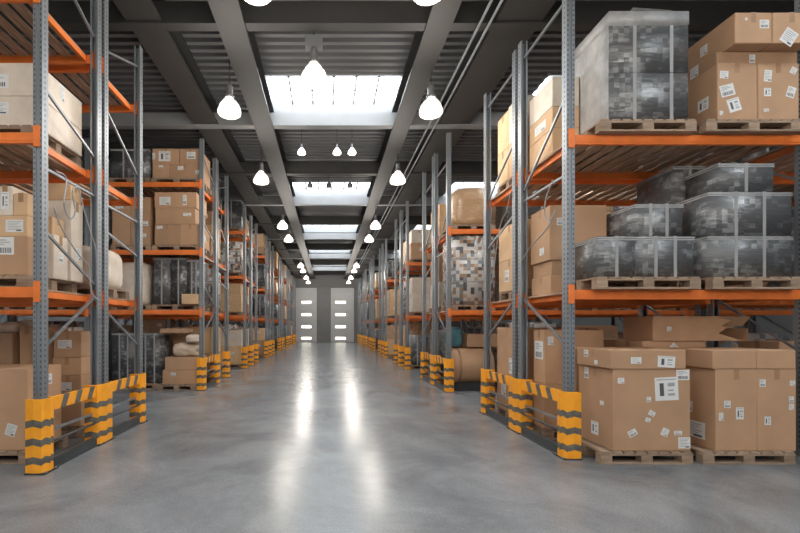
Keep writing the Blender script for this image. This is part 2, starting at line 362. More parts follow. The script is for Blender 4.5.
# ------------------------------------------------------------------ racks
ORD = ['first', 'second', 'third', 'fourth', 'fifth', 'sixth', 'seventh']
LV = {'L': [2.03, 3.74, 5.28], 'R': [2.04, 3.92]}
BAY = 2.86
RACKS = {}
LY = [4.72, 10.52, 15.9, 21.5, 27.0, 32.5, 37.8]
RY = [5.12, 10.2, 15.5, 21.2, 26.9, 32.4, 37.8]
for i in range(7):
    RACKS['L%d' % (i + 1)] = dict(s=-1, x=3.16, y=[4.62, 5.72, 5.90, 7.0] if i == 0 else [LY[i], LY[i] + 1.2, LY[i] + 1.36, LY[i] + 2.56], bays=[1, 2, 2, 2, 1, 1, 1][i], h=[6.25, 6.28, 6.1, 6.2, 6.0, 6.1, 6.0][i],
                               lv=[2.03, 3.72, 5.28] if i == 0 else [2.0, 3.5, 5.2], i=i, side='left')
    RACKS['R%d' % (i + 1)] = dict(s=1, x=2.93, y=[RY[i], RY[i] + 1.2, RY[i] + 1.4, RY[i] + 2.6], bays=[2, 3, 2, 2, 1, 1, 1][i], h=[5.86, 6.28, 6.2, 6.0, 6.1, 6.0, 6.0][i],
                               lv=[2.04, 3.92] if i == 0 else [1.98, 3.95], i=i, side='right')
POST = {}
def post_mesh(h, dark):
    k = (round(h, 2), dark)
    if k not in POST:
        mb = MB(); w, d, t = .05, .05, .006
        # open section with two returned lips and a centre ridge
        poly = [(-w, -d), (-.018, -d), (-.014, -d + .012), (.014, -d + .012), (.018, -d), (w, -d), (w, d), (w - .022, d), (w - .022, d - t), (w - t, d - t), (w - t, -d + .02), (-w + t, -d + .02), (-w + t, d - t), (-w + .022, d - t), (-w + .022, d), (-w, d)]
        mb.prism(poly, .012, h)
        z = .12
        while z < h - .04:
            for x in (-.034, .034): mb.box(x - .007, x + .007, -d - .0012, -d, z, z + .024, 1)
            for sx in (-1, 1): mb.box(min(sx * w, sx * (w + .0012)), max(sx * w, sx * (w + .0012)), -.012, .004, z, z + .026, 1)
            z += .06
        POST[k] = mb.mesh('upright_post', [M['steel'], M['slot']])
    return POST[k]
CACHE = {}
def cached(k, f):
    if k not in CACHE: CACHE[k] = f()
    return CACHE[k]
def deck_mesh(w, d):
    def f():
        mb = MB(); n = int(w / .19); p = w / n
        rr = random.Random(5)
        for i in range(n):
            a = i * p + rr.uniform(0, .012); mb.box(-w / 2 + a, -w / 2 + i * p + p - .05 - rr.uniform(0, .02), -d / 2, d / 2, -.022 - rr.uniform(0, .006), 0)
        return mb.mesh('shelf_deck', M['deck'])
    return cached(('deck', round(w, 2), round(d, 2)), f)
for key, R in RACKS.items():
    s, X, ys = R['s'], R['x'], R['y']
    root = empty('pallet_rack', (s * X, (ys[0] + ys[3]) / 2, 0)); oy = (ys[0] + ys[3]) / 2
    nl = 'three-shelf' if s < 0 else 'two-shelf'
    tag(root, f"{ORD[R['i']]} {nl} pallet rack along the {R['side']} of the aisle, grey posts, orange beams", 'rack', 'pallet racks along the aisle')
    R['root'] = root
    for half in (0, 1):
        ya, yb = ys[half * 2] - oy, ys[half * 2 + 1] - oy
        for b in range(R['bays'] + 1):
            x = s * b * BAY
            fr = obj('upright_frame', None, root, (x, 0, 0))
            obj('post', post_mesh(R['h'], 0), fr, (0, ya, 0)); obj('post', post_mesh(R['h'], 0), fr, (0, yb, 0), (0, 0, PI))
            for y in (ya, yb): obj('foot_plate', cached('foot', lambda: MB().box(-.075, .075, -.075, .075, 0, .011).mesh('foot_plate', M['steel'])), fr, (0, y, 0))
            # zigzag bracing between the two posts
            a0, b0 = ya + .05, yb - .05
            z, zz, side = .75, [], 0
            br = lambda pa, pb: obj('brace', MB().bar(pa, pb, .027, .027).mesh('brace', M['steel']), fr)
            st = .62 if s > 0 else .66
            lo = [(1.38, 1.98, 1), (3.44, 3.44, 0), (4.40, 3.52, 2), (2.6, 3.3, 2)] if False else None
            z = 1.30
            br((0, a0, .42), (0, b0, .42))
            flip = (s < 0)
            if R['i'] > 2 or b > 0:
                segs = [(1.3, 2.0), (3.4, 4.1), (5.2, 4.5)]
            elif s > 0:
                segs = [(1.36, 2.0), (3.46, 3.46), (4.42, 3.62), (5.6, 5.6)] if half == 0 else [(2.02, 1.42), (3.36, 3.02), (4.5, 3.9), (5.6, 5.6)]
            else:
                segs = [(1.36, 1.98), (2.67, 2.16), (3.36, 3.36), (4.25, 3.88), (5.9, 5.5)] if half == 0 else [(1.82, 1.30), (2.95, 2.75), (3.32, 3.32), (4.7, 4.1), (5.5, 5.9)]
            for za, zb in segs: br((0, a0, za), (0, b0, zb))
        for lz in R['lv']:
            for b in range(R['bays']):
                xa, xb = s * (b * BAY + .052), s * ((b + 1) * BAY - .052); xc = (xa + xb) / 2; L = abs(xb - xa)
                for y, sg in ((ya, -1), (yb, 1)):
                    def bm_():
                        m_ = MB(); m_.box(-L / 2, L / 2, -.022, .022, -.115, 0)
                        m_.box(-L / 2, L / 2, -.028, -.022, -.09, -.025)
                        return m_.mesh('beam', M['orange'])
                    bo = obj('beam', cached(('beam', round(L, 3)), bm_), root, (xc, y, lz), (0, 0, 0 if sg < 0 else PI))
                    def conn():
                        m_ = MB(); m_.box(-.03, .03, -.062, -.0525, -.17, .06); m_.box(-.04, -.03, -.062, .02, -.17, .06)
                        return m_.mesh('beam_connector', M['orange'])
                    if R['i'] < 3:
                        for e in (-1, 1):
                            obj('beam_connector', cached('conn', conn), bo, (e * (L / 2 + .052), 0, 0), (0, 0, 0), (-1 if e < 0 else 1, 1, 1))
                obj('shelf_deck', deck_mesh(L - .01, yb - ya - .05), root, (xc, (ya + yb) / 2, lz))
                D_ = yb - ya - .05
                for q in (.03,):
                    obj('cross_beam', cached(('cross', round(D_, 2)), lambda: MB().box(-.02, .02, -D_ / 2, D_ / 2, -.10, -.029).mesh('cross_beam', M['orange'])), root, (s * (b * BAY + .05 + (L) * q), (ya + yb) / 2, lz))
    for b in range(R['bays'] + 1):
        for z in (1.6, 3.1, 4.8):
            obj('row_spacer', cached(('sp', round(ys[2] - ys[1], 2)), lambda: MB().box(-.02, .02, -(ys[2] - ys[1]) / 2 + .051, (ys[2] - ys[1]) / 2 - .051, -.02, .02).mesh('row_spacer', M['steel'])), root, (s * b * BAY, (ys[1] + ys[2]) / 2 - oy, z))

# ------------------------------------------------------------------ column guards and guard rails
def guard_mesh(dy, sgn):
    """folded plate guard, hugging the post on three sides; sgn: aisle side in x"""
    def f():
        mb = MB()
        o = .098; i = .080; hy = dy / 2
        # outline opens away from the aisle; a shallow fold in every face
        def ring(r, e):
            pts = [(-sgn * .10, -hy - r), (sgn * -.01, -hy - r - .012), (sgn * r * .75, -hy - r), (sgn * r, -hy - r * .7), (sgn * (r + .012), -hy * .4), (sgn * (r + .012), hy * .4), (sgn * r, hy + r * .7), (sgn * r * .75, hy + r), (sgn * -.01, hy + r + .012), (-sgn * .10, hy + r)]
            return pts
        A, B = ring(o, 0), ring(i, 0)
        hs = [.015, .10, .175, .30, .375, .50, .575, .81]
        n = len(A)
        for lv in range(len(hs) - 1):
            dark = lv in (1, 3, 5)
            z0, z1 = hs[lv], hs[lv + 1]
            for k in range(n - 1):
                w0 = .018 if k % 2 else -.006; w1 = .018 if (k + 1) % 2 else -.006
                def zz(z, w): return z if z in (hs[0], hs[-1]) else z + w
                (x0, y0), (x1, y1) = A[k], A[k + 1]
                q = [(x0, y0, zz(z0, w0)), (x1, y1, zz(z0, w1)), (x1, y1, zz(z1, w1)), (x0, y0, zz(z1, w0))]
                mb.quad(q if sgn > 0 else q[::-1], 1 if dark else 0)
                (x0, y0), (x1, y1) = B[k], B[k + 1]
                q = [(x0, y0, z0), (x1, y1, z0), (x1, y1, z1), (x0, y0, z1)]
                mb.quad(q[::-1] if sgn > 0 else q, 0)
        for z in (hs[0], hs[-1]):
            for k in range(n - 1): mb.quad([(*A[k], z), (*A[k + 1], z), (*B[k + 1], z), (*B[k], z)], 0)
        for k in (0, n - 1):
            mb.quad([(*A[k], hs[0]), (*B[k], hs[0]), (*B[k], hs[-1]), (*A[k], hs[-1])], 0)
        return mb.mesh('column_guard', [M['yellow'], M['black']])
    return cached(('guard', round(dy, 2), sgn), f)
def guard_base(dy, sgn):
    def f():
        mb = MB(); hy = dy / 2
        x0, x1 = sorted((sgn * .074, sgn * .120)); mb.box(x0, x1, -hy - .120, hy + .120, 0, .014)
        xa, xb = sorted((-sgn * .10, sgn * .073))
        mb.box(xa, xb, -hy - .120, -hy - .077, 0, .014); mb.box(xa, xb, hy + .077, hy + .120, 0, .014)
        return mb.mesh('guard_base', M['dark'])
    return cached(('gbase', round(dy, 2), sgn), f)
def bolt():
    return cached('bolt', lambda: MB().lathe([(.012, 0), (.012, .010), (.007, .016)], 6).mesh('bolt', M['steel']))
def rail(xc, ya, yb, s, label, z0=.655, z1=.80):
    L = yb - ya; root = empty('guard_rail', (xc, (ya + yb) / 2, 0)); tag(root, label, 'barrier', 'striped guard rails between column guards')
    mb = MB(); mb.box(-.02, .02, -L / 2, L / 2, z0, z1)
    p, w = .27, .11; y = -L / 2 + .12
    while y + w + .06 < L / 2:
        for sx in (-1, 1):
            x = sx * .0212
            mb.quad([(x, y, z0 + .001), (x, y + w, z0 + .001), (x, y + w + .07, z1 - .001), (x, y + .07, z1 - .001)], 1)
        mb.quad([(-.0212, y + .07, z1 + .001), (.0212, y + .07, z1 + .001), (.0212, y + .07 + w, z1 + .001), (-.0212, y + .07 + w, z1 + .001)], 1)
        y += p
    obj('rail_board', mb.mesh('rail_board', [M['yellow'], M['black']]), root)
    kb = MB(); kb.box(-.03, .03, -L / 2, L / 2, .015, .115); kb.box(-.045, .045, -L / 2, L / 2, 0, .015)
    obj('kerb_bar', kb.mesh('kerb_bar', M['kerb']), root)
    ob = MB().tube([(0, -L / 2, .30), (0, L / 2, .30)], .016, 8); obj('lower_tube', ob.mesh('lower_tube', M['kerb'], True), root)
for key, R in RACKS.items():
    s, X, ys = R['s'], R['x'], R['y']; sg = -s
    spots = [(ys[0], 0.0, 'front post'), ((ys[1] + ys[2]) / 2, ys[2] - ys[1], 'middle posts'), (ys[3], 0.0, 'back post')]
    for yc, dy, ph in spots:
        g = tag(obj('column_guard', guard_mesh(dy, sg), None, (s * X, yc, 0)), f"yellow and black column guard around the {ph} of {ORD[R['i']]} {R['side']} rack", 'column guard', 'striped column guards')
        obj('guard_base', guard_base(dy, sg), g)
        if R['i'] < 2:
            for by in (-1, 1): obj('bolt', bolt(), g, (sg * .113, by * (dy / 2 + .08), .014))
    if key in ('L1', 'R1', 'R2', 'L2'):
        g0 = .115
        mid = (ys[1] + ys[2]) / 2; hm = (ys[2] - ys[1]) / 2 + .115
        rail(s * (X - .045), ys[0] + g0, mid - hm, s, f"striped yellow guard rail between front and middle guards, {ORD[R['i']]} {R['side']} rack")
        if key != 'L2':
            rail(s * (X - .045), mid + hm, ys[3] - g0, s, f"striped yellow guard rail between middle and back guards, {ORD[R['i']]} {R['side']} rack")

# ------------------------------------------------------------------ goods
def seen(key):
    if key in PRUNE: return False
    return True
def reg(key, o): KEYS[key] = o
PH = .144
def pallet_parts(w, d, full):
    def top():
        mb = MB(); n = max(6, int(w / .125)); p = w / n
        for i in range(n):
            mb.box(-w / 2 + i * p + .015, -w / 2 + (i + 1) * p - .015, -d / 2, d / 2, PH - .022, PH)
        for y in (-d / 2 + .05, 0, d / 2 - .05): mb.box(-w / 2, w / 2, y - .05, y + .05, PH - .044, PH - .0225)
        return mb.mesh('top_deck', M['wood'])
    t = cached(('ptop', round(w, 2), round(d, 2)), top)
    blk = cached('pblk', lambda: MB().box(-.065, .065, -.05, .05, .022, PH - .0445).mesh('block', M['wood']))
    bot = cached(('pbot', round(w, 2)), lambda: MB().box(-w / 2, w / 2, -.05, .05, 0, .0215).mesh('bottom_board', M['wood']))
    return t, blk, bot
def pallet(key, xc, yc, z, w, d, label, rz=0.0, full=True):
    if not seen(key): return
    t, blk, bot = pallet_parts(w, d, full)
    o = empty('wooden_pallet', (xc, yc, z + .0015), rz); tag(o, label, 'pallet', 'wooden pallets under the loads'); reg(key, o)
    obj('top_deck', t, o)
    for y in (-d / 2 + .05, 0, d / 2 - .05):
        if full or y <= 0: obj('bottom_board', bot, o, (0, y, 0))
        if full or y < 0:
            for x in (-w / 2 + .068, 0, w / 2 - .068): obj('block', blk, o, (x, y, 0))
def sticker(kind):
    def f():
        mb = MB(); mb.box(-.5, .5, -.0008, .0008, -.5, .5)
        def ink(x0, x1, z0, z1, m=1): mb.quad([(x0, -.0011, z0), (x1, -.0011, z0), (x1, -.0011, z1), (x0, -.0011, z1)], m)
        if kind == 0:
            ink(-.4, .1, .3, .36, 2); ink(-.4, .3, .18, .23, 2); ink(-.4, .0, .06, .11, 2)
            x = -.4; rr = random.Random(3)
            while x < .38:
                w = rr.choice((.02, .035, .05)); ink(x, x + w, -.4, -.1); x += w + rr.choice((.02, .035))
        elif kind == 1:
            ink(-.42, .42, .38, .42, 2); ink(-.3, -.12, -.3, .25); ink(.05, .35, .1, .25, 2); ink(.05, .3, -.1, -.04, 2); ink(.05, .35, -.3, -.2, 2)
        else:
            for i in range(6): ink(-.4, .4 - .12 * (i % 3), .32 - i * .13, .36 - i * .13, 2)
            ink(.1, .4, -.42, -.3)
        return mb.mesh('shipping_label', [M['paper'], M['ink'], M['inkgrey']])
    return cached(('stk', kind), f)
RZ = {'f': 0.0, 'r': PI / 2, 'l': -PI / 2}
def carton(key, x0, x1, y0, y1, z0, z1, label, m='card', stk=(), tape=True, rz=0.0, name='carton', group='cartons on the racks', bev=.007, dents=0):
    """stk: (face, u, v, width, height, kind, tilt): u,v are 0..1 over that face"""
    if not seen(key): return None
    g = .0015
    w, d, h = x1 - x0 - 2 * g, y1 - y0 - 2 * g, z1 - z0 - 2 * g
    o = obj(name, soft_box(name, w, d, h, M[m], bev), None, ((x0 + x1) / 2, (y0 + y1) / 2, z0 + g), (0, 0, rz))
    tag(o, label, 'box', group); reg(key, o)
    if tape:
        mb = MB(); t = .0012
        if w >= d:     # tape runs along the longer side, over the ends
            mb.box(-w / 2 - t, w / 2 + t, -.03, .03, h, h + t)
            for sx in (-1, 1): mb.box(min(sx * w / 2, sx * (w / 2 + t)), max(sx * w / 2, sx * (w / 2 + t)), -.03, .03, h - min(.12, h * .4), h)
        else:
            mb.box(-.03, .03, -d / 2 - t, d / 2 + t, h, h + t)
            for sy in (-1, 1): mb.box(-.03, .03, min(sy * d / 2, sy * (d / 2 + t)), max(sy * d / 2, sy * (d / 2 + t)), h - min(.12, h * .4), h)
        obj('tape', mb.mesh('tape', M['tape']), o)
    for (face, u, v, lw, lh, kd, tilt) in stk:
        if face == 'f': loc = (-w / 2 + u * w, -d / 2 - .0012, v * h); rot = (0, tilt, 0)
        elif face == 'r': loc = (w / 2 + .0012, -d / 2 + u * d, v * h); rot = (0, 0, PI / 2)
        else: loc = (-w / 2 - .0012, d / 2 - u * d, v * h); rot = (0, 0, -PI / 2)
        obj('shipping_label', sticker(kd), o, loc, rot, (lw, 1, lh))
    return o
def crate(key, x0, x1, y0, y1, z0, z1, label, m='wrap', straps=2, band=True, group='film-wrapped crates'):
    if not seen(key): return None
    g = .0015
    w, d, h = x1 - x0 - 2 * g, y1 - y0 - 2 * g, z1 - z0 - 2 * g
    o = obj('wrapped_crate', soft_box('wrapped_crate', w, d, h, M[m], .014, 2), None, ((x0 + x1) / 2, (y0 + y1) / 2, z0 + g)); tag(o, label, 'wrapped load', group); reg(key, o)
    t = .003
    for i in range(straps):
        x = -w / 2 + w * (i + 1) / (straps + 1); q = .019
        mb = MB()
        mb.box(x - q, x + q, -d / 2 - t, -d / 2 + .001, 0.004, h + t); mb.box(x - q, x + q, -d / 2 + .001, d / 2, h - .001, h + t)
        obj('strap', mb.mesh('strap', M['strap']), o)
    if band:
        mb = MB()
        for i in range(2): mb.box(-w / 2 - t, w / 2 + t, -d / 2 - t * .8, d / 2 + t * .8, h - .05 + i * .025, h - .035 + i * .025)
        obj('film_edge', mb.mesh('film_edge', M['film']), o)
    return o
def sack(key, xc, yc, z, w, d, h, label, m='sack', name='sack', group='sacks and bags', seed=0, lump=.16, sq=2.8):
    """a slumped bag, flat below"""
    if not seen(key): return None
    rr = random.Random(seed); bm = bmesh.new(); bmesh.ops.create_icosphere(bm, subdivisions=4, radius=1)
    ph = [rr.uniform(0, 6) for _ in range(6)]
    for v in bm.verts:
        p = v.co; nrm = (abs(p.x) ** sq + abs(p.y) ** sq + abs(p.z) ** sq) ** (-1 / sq); p = p * nrm
        k = 1 + lump * .5 * (math.sin(3 * p.x + ph[0]) * math.sin(3.5 * p.y + ph[1]) + .6 * math.sin(6 * p.z + 4 * p.x + ph[2]) * math.sin(5 * p.y + ph[3]))
        k = min(k, 1.0)
        v.co = Vector((p.x * w / 2 * k, p.y * d / 2 * k, max(0, (p.z * k + .8) / 1.8) * h))
    me = bpy.data.meshes.new(name); bm.to_mesh(me); bm.free(); me.materials.append(M[m]); me.polygons.foreach_set('use_smooth', [True] * len(me.polygons))
    o = obj(name, me, None, (xc, yc, z + .0015)); tag(o, label, 'sack' if name == 'sack' else 'wrapped load', group); reg(key, o)
    return o
LEVELS = {'L': ['on the floor', 'lower shelf', 'middle shelf', 'upper shelf'], 'R': ['on the floor', 'lower shelf', 'upper shelf']}
PART_OF = ['front half', 'back half']
def rk(key): return f"{ORD[RACKS[key]['i']]} {RACKS[key]['side']} rack"
G1 = 'cartons on the racks'
# ---- first right rack, floor, in front: two pallets of brown cartons
F1 = 'first right rack'
pallet('r1f_p1', 3.685, 5.22, 0, 1.07, .74, 'weathered pallet on the floor beside the striped guard, under the large labelled carton')
carton('r1f_big', 3.31, 4.21, 4.875, 5.55, PH + .003, 1.10, 'large brown carton with one big label sheet, on the floor pallet beside the guard', stk=(
    ('f', .69, .76, .27, .27, 1, -.05), ('f', .90, .93, .15, .12, 0, 0), ('f', .10, .86, .075, .065, 2, 0), ('f', .46, .63, .05, .06, 0, 0), ('f', .50, .46, .075, .06, 2, .5), ('f', .45, .38, .06, .05, 2, .3),
    ('f', .25, .22, .10, .075, 0, -.5), ('f', .67, .23, .08, .09, 2, .4), ('f', .84, .22, .09, .05, 0, 0), ('f', .92, .10, .14, .13, 2, 0), ('l', .25, .9, .09, .14, 0, 0), ('l', .5, .2, .14, .16, 1, 0), ('l', .7, .55, .07, .05, 2, 0)))
carton('r1f_lid', 3.27, 4.15, 4.865, 5.52, 1.10, 1.325, 'shallow brown carton lying on the large carton with the big label sheet', stk=(
    ('f', .34, .45, .12, .075, 2, 0), ('f', .74, .38, .2, .13, 1, .06), ('l', .3, .7, .09, .09, 0, 0), ('l', .6, .25, .06, .05, 2, 0)))
carton('r1f_behind', 3.30, 3.98, 5.64, 5.90, 0, 1.30, 'tall plain carton standing just behind the large labelled carton', stk=(('l', .5, .75, .09, .12, 0, 0),))
pallet('r1f_p2', 4.865, 5.22, 0, 1.07, .74, 'weathered floor pallet under the pair of tall cartons, right of the labelled one')
carton('r1f_l', 4.50, 4.985, 4.875, 5.55, PH + .003, 1.10, 'tall brown carton with three labels, left one of the pair under a flat carton', stk=(
    ('f', .28, .57, .075, .085, 0, 0), ('f', .58, .46, .09, .14, 1, 0), ('f', .13, .42, .05, .09, 2, 0), ('l', .45, .48, .12, .13, 0, 0), ('l', .5, .2, .4, .2, 2, 0)))
carton('r1f_r', 4.985, 5.44, 4.875, 5.55, PH + .003, 1.10, 'tall brown carton with five small labels, right one of the pair under a flat carton', stk=(
    ('f', .13, .83, .07, .085, 0, 0), ('f', .9, .83, .06, .06, 2, 0), ('f', .87, .63, .055, .07, 0, 0), ('f', .87, .54, .055, .07, 2, 0), ('f', .26, .37, .075, .10, 1, 0)))
carton('r1f_flat', 4.46, 4.97, 4.87, 5.54, 1.10, 1.32, 'flat brown carton across the left of the tall pair', tape=False)
carton('r1f_flat2', 4.97, 5.43, 4.87, 5.54, 1.10, 1.32, 'flat brown carton across the right of the tall pair', tape=False)
carton('r1f_q2', 4.24, 5.10, 5.66, 6.22, 0, 1.40, 'big brown carton behind both floor pallets, carrying a torn carton', stk=(('f', .5, .93, .12, .10, 2, .7),))
def torn_carton():
    if not seen('r1f_torn'): return
    x0, x1, y0, y1, z0, z1, t = 4.36, 5.64, 5.64, 6.20, 1.4015, 1.735, .008
    cx, cy = (x0 + x1) / 2, (y0 + y1) / 2; W, D, h = x1 - x0, y1 - y0, z1 - z0
    o = empty('carton', (cx, cy, z0)); tag(o, 'long torn carton with its end split open, on the big carton behind the pallets', 'box', G1); reg('r1f_torn', o)
    mb = MB(); a, b = -W / 2, W / 2
    mb.box(a, b, -D / 2, D / 2, 0, t); mb.box(a, b, D / 2 - t, D / 2, t, h - t); mb.box(a, a + t, -D / 2, D / 2 - t, t, h - t); mb.box(a, b, -D / 2, D / 2, h - t, h)
    mb.box(a + t, a + W * .60, -D / 2, -D / 2 + t, t, h - t)
    xm = a + W * .60
    # ragged edge left of the tear
    prev = None
    for i, (dx, zz) in enumerate(((.10, h - t), (.30, h * .82), (.16, h * .62), (.22, h * .5), (.12, h * .3), (.40, t))):
        if prev: mb.quad([(xm, -D / 2, prev[1]), (xm, -D / 2, zz), (xm + dx, -D / 2, zz), (xm + prev[0], -D / 2, prev[1])])
        prev = (dx, zz)
    mb.box(b - t, b, -D / 2, D / 2 - t, t, h * .5)
    obj('carton_body', mb.mesh('carton_body', M['card']), o)
    fl = MB(); T = Matrix.Translation((xm + .30, -D / 2 - .006, h - t)) @ Matrix.Rotation(.75, 4, 'X')
    fl.box(-.2, .24, -.005, 0, -.17, 0, 0, T); obj('torn_flap', fl.mesh('torn_flap', M['card']), o)
    for loc, sz, tl in (((a + .97, -D / 2 - .0135, h - .12), (.14, .11), .5), ((a + .22, -D / 2 - .002, .16), (.06, .06), 0)):
        if loc[0] < xm: obj('shipping_label', sticker(2), o, loc, (0, tl, 0), (sz[0], 1, sz[1]))
torn_carton()
# stack seen through the end frame
pallet('r1f_p3', 3.50, 6.095, 0, .9, .36, 'pallet inside the end frame behind the striped guard rail')
carton('r1f_s1', 3.05, 3.90, 5.935, 6.26, PH + .003, .775, 'lower brown carton seen through the end frame behind the striped rail', stk=(('l', .5, .8, .12, .10, 0, 0),))
carton('r1f_s2', 3.06, 3.90, 5.935, 6.26, .775, 1.545, 'upper brown carton with a big label, seen through the first right end frame', stk=(('l', .5, .62, .23, .26, 0, 0), ('f', .1, .8, .08, .12, 2, 0)))
pallet('r1b_p1', 3.50, 7.18, 0, .9, .84, 'floor pallet in the back half of the first right rack')
carton('r1b_f1', 3.05, 3.9, 6.78, 7.58, PH + .003, 1.575, 'very tall carton on the floor, back half of the first right rack', stk=(('l', .7, .55, .12, .26, 1, 0), ('l', .35, .25, .2, .2, 2, 0)))
carton('r1b_f2', 3.96, 4.33, 6.72, 7.4, 0, 1.57, 'tall carton behind the pallets, between the very tall and the low one')
carton('r1b_f3', 4.42, 5.05, 6.72, 7.5, 0, 1.38, 'lower carton on the floor behind the torn carton')
carton('r1c_f', 6.12, 7.25, 5.7, 6.28, 0, 1.385, 'wide brown carton cut by the photo edge behind the flat cartons')
# lower shelf
z = 2.04
for k, (xc, nm) in enumerate(((3.805, 'left'), (5.09, 'right'))):
    pallet('r1l_p%d' % k, xc, 5.34 if k == 0 else 5.50, z, 1.24 if k == 0 else 1.06, .72 if k == 0 else 1.04, f"{nm} pallet under grey crates on the lower shelf of the first right rack")
zp = z + PH + .003
crate('r1l_a1', 3.25, 3.71, 5.06, 5.66, zp, 2.685, 'small grey wrapped crate at the aisle end of the lower shelf', straps=1)
crate('r1l_a2', 3.715, 4.42, 5.06, 5.66, zp, 2.685, 'wide grey wrapped crate beside the small one on the lower shelf', straps=2)
crate('r1l_b', 3.85, 4.47, 5.28, 6.02, 2.685, 3.14, 'single grey wrapped crate stacked on two others on the lower shelf', straps=2)
crate('r1l_a3', 3.85, 4.42, 5.71, 6.02, z + .002, 2.685, 'grey wrapped crate carrying the rear of the single stacked one', straps=0)
crate('r1l_c', 4.585, 5.02, 5.57, 6.25, zp, 3.73, 'tallest narrow wrapped crate standing at the back between two stacks', straps=1)
crate('r1l_d1', 4.575, 5.60, 5.06, 5.56, zp, 2.69, 'lower wide grey crate of the right hand stack on the lower shelf', straps=2)
crate('r1l_d2', 4.575, 5.60, 5.06, 5.56, 2.69, 3.22, 'upper wide grey crate of the right hand stack on the lower shelf', straps=2)
crate('r1l_e', 4.72, 5.40, 5.08, 5.55, 3.22, 3.575, 'grey wrapped crate topping the right hand stack on the lower shelf', straps=1)
# cartons seen through the end frame on the lower shelf
carton('r1l_k1', 3.03, 3.80, 5.72, 6.26, z + .002, 2.30, 'flat bottom carton on the lower shelf behind the end frame of the first right rack')
carton('r1l_k2', 3.05, 3.76, 5.74, 6.25, 2.30, 2.50, 'flat middle carton on the lower shelf behind the end frame of the first right rack')
carton('r1l_k3', 3.02, 3.80, 5.72, 6.26, 2.50, 3.25, 'big worn carton topping the flat ones behind the end frame', stk=(('l', .6, .2, .12, .1, 2, 0), ('f', .2, .7, .12, .1, 0, 0)))
pallet('r1l_p5', 3.55, 7.05, z, 1.0, .9, 'lower shelf pallet in the back half of the first right rack')
carton('r1l_m1', 3.05, 4.0, 6.66, 7.5, zp, 2.72, 'pale lower carton in the back half of the first right rack, lower shelf', m='cardpale', stk=(('l', .4, .5, .16, .2, 0, 0),))
carton('r1l_m2', 3.05, 4.0, 6.66, 7.5, 2.72, 3.30, 'pale upper carton in the back half of the first right rack, lower shelf', m='cardpale')
# upper shelf
z = 3.92; zp = z + PH + .003
for k, (xc, nm) in enumerate(((3.815, 'big grey wrapped crate'), (5.075, 'brown cartons'))):
    pallet('r1u_p%d' % k, xc, 5.305, z, 1.15, .61, f"pallet under the {nm}, upper shelf of the first right rack")
def big_crate():
    if not seen('r1u_big'): return
    x0, x1, y0, y1, h = 3.385, 4.35, 5.06, 6.02, 1.33
    w, d = x1 - x0, y1 - y0
    o = empty('wrapped_crate', ((x0 + x1) / 2, (y0 + y1) / 2, zp)); tag(o, 'largest grey wrapped crate, two tiers with pale straps, on the upper shelf', 'wrapped load', 'film-wrapped crates'); reg('r1u_big', o)
    for i, (a, b) in enumerate(((0, .585), (.589, 1.16))):
        t = obj('crate_tier', soft_box('crate_tier', w, d, b - a, M['wrap'], .012, 2), o, (0, 0, a))
        for u in (.32, .78):
            x = -w / 2 + w * u; obj('strap', MB().box(x - .02, x + .02, -d / 2 - .003, -d / 2 + .001, .004, b - a - .002).mesh('strap', M['strap']), t)
    obj('crate_lid', soft_box('crate_lid', w + .012, d + .012, .17, M['film'], .012, 2), o, (0, 0, 1.162))
    obj('film_side', MB().box(-w / 2 - .006, -w / 2 - .001, -d / 2 + .004, d / 2 - .004, .004, 1.158).mesh('film_side', M['film']), o)
    fl = MB(); rr = random.Random(8); pv = None
    for i in range(9):
        y = -d / 2 + d * i / 8; q = (w * .3 + rr.uniform(-.03, .08), y, 1.333 + .004); p = (-w * .2, y, 1.333 + .004 + rr.uniform(0, .035))
        if pv: fl.quad([pv[0], p, q, pv[1]])
        pv = (p, q)
    obj('loose_film', fl.mesh('loose_film', M['film'], True), o)
big_crate()
cb = lambda *a, **k: carton(*a, **k)
cb('r1u_1', 4.69, 5.175, 5.06, 5.70, zp, 4.77, 'lower carton with four torn labels, upper shelf of the first right rack', stk=(
    ('f', .17, .8, .10, .09, 2, .05), ('f', .25, .53, .17, .14, 0, -.25), ('f', .42, .28, .15, .16, 1, -.3), ('f', .1, .14, .04, .05, 2, 0), ('l', .7, .42, .15, .15, 1, 0)))
cb('r1u_2', 5.18, 5.68, 5.06, 5.70, zp, 4.77, 'lower carton with labels at the photo edge, upper shelf of the first right rack', stk=(
    ('f', .24, .78, .09, .14, 2, .1), ('f', .23, .5, .085, .1, 1, 0), ('f', .8, .5, .1, .13, 0, .3), ('f', .86, .87, .07, .08, 2, .5), ('f', .2, .19, .06, .04, 2, 0)))
cb('r1u_3', 4.70, 5.68, 5.08, 5.70, 4.77, 4.92, 'long low carton in the middle of the brown load on the upper shelf', stk=(('f', .44, .42, .07, .10, 0, 0), ('l', .5, .55, .12, .14, 2, 0)), tape=False)
cb('r1u_4', 4.78, 5.215, 4.93, 5.62, 4.92, 5.285, 'jutting top carton with one label, on the brown load on the upper shelf', stk=(
    ('f', .79, .62, .11, .10, 0, 0), ('f', .30, .78, .03, .03, 2, 0), ('l', .4, .5, .10, .12, 2, 0)))
cb('r1u_5', 5.22, 5.68, 4.93, 5.62, 4.92, 5.285, 'jutting top carton with a big tilted label at the photo edge', stk=(('f', .42, .2, .16, .18, 2, .6),))
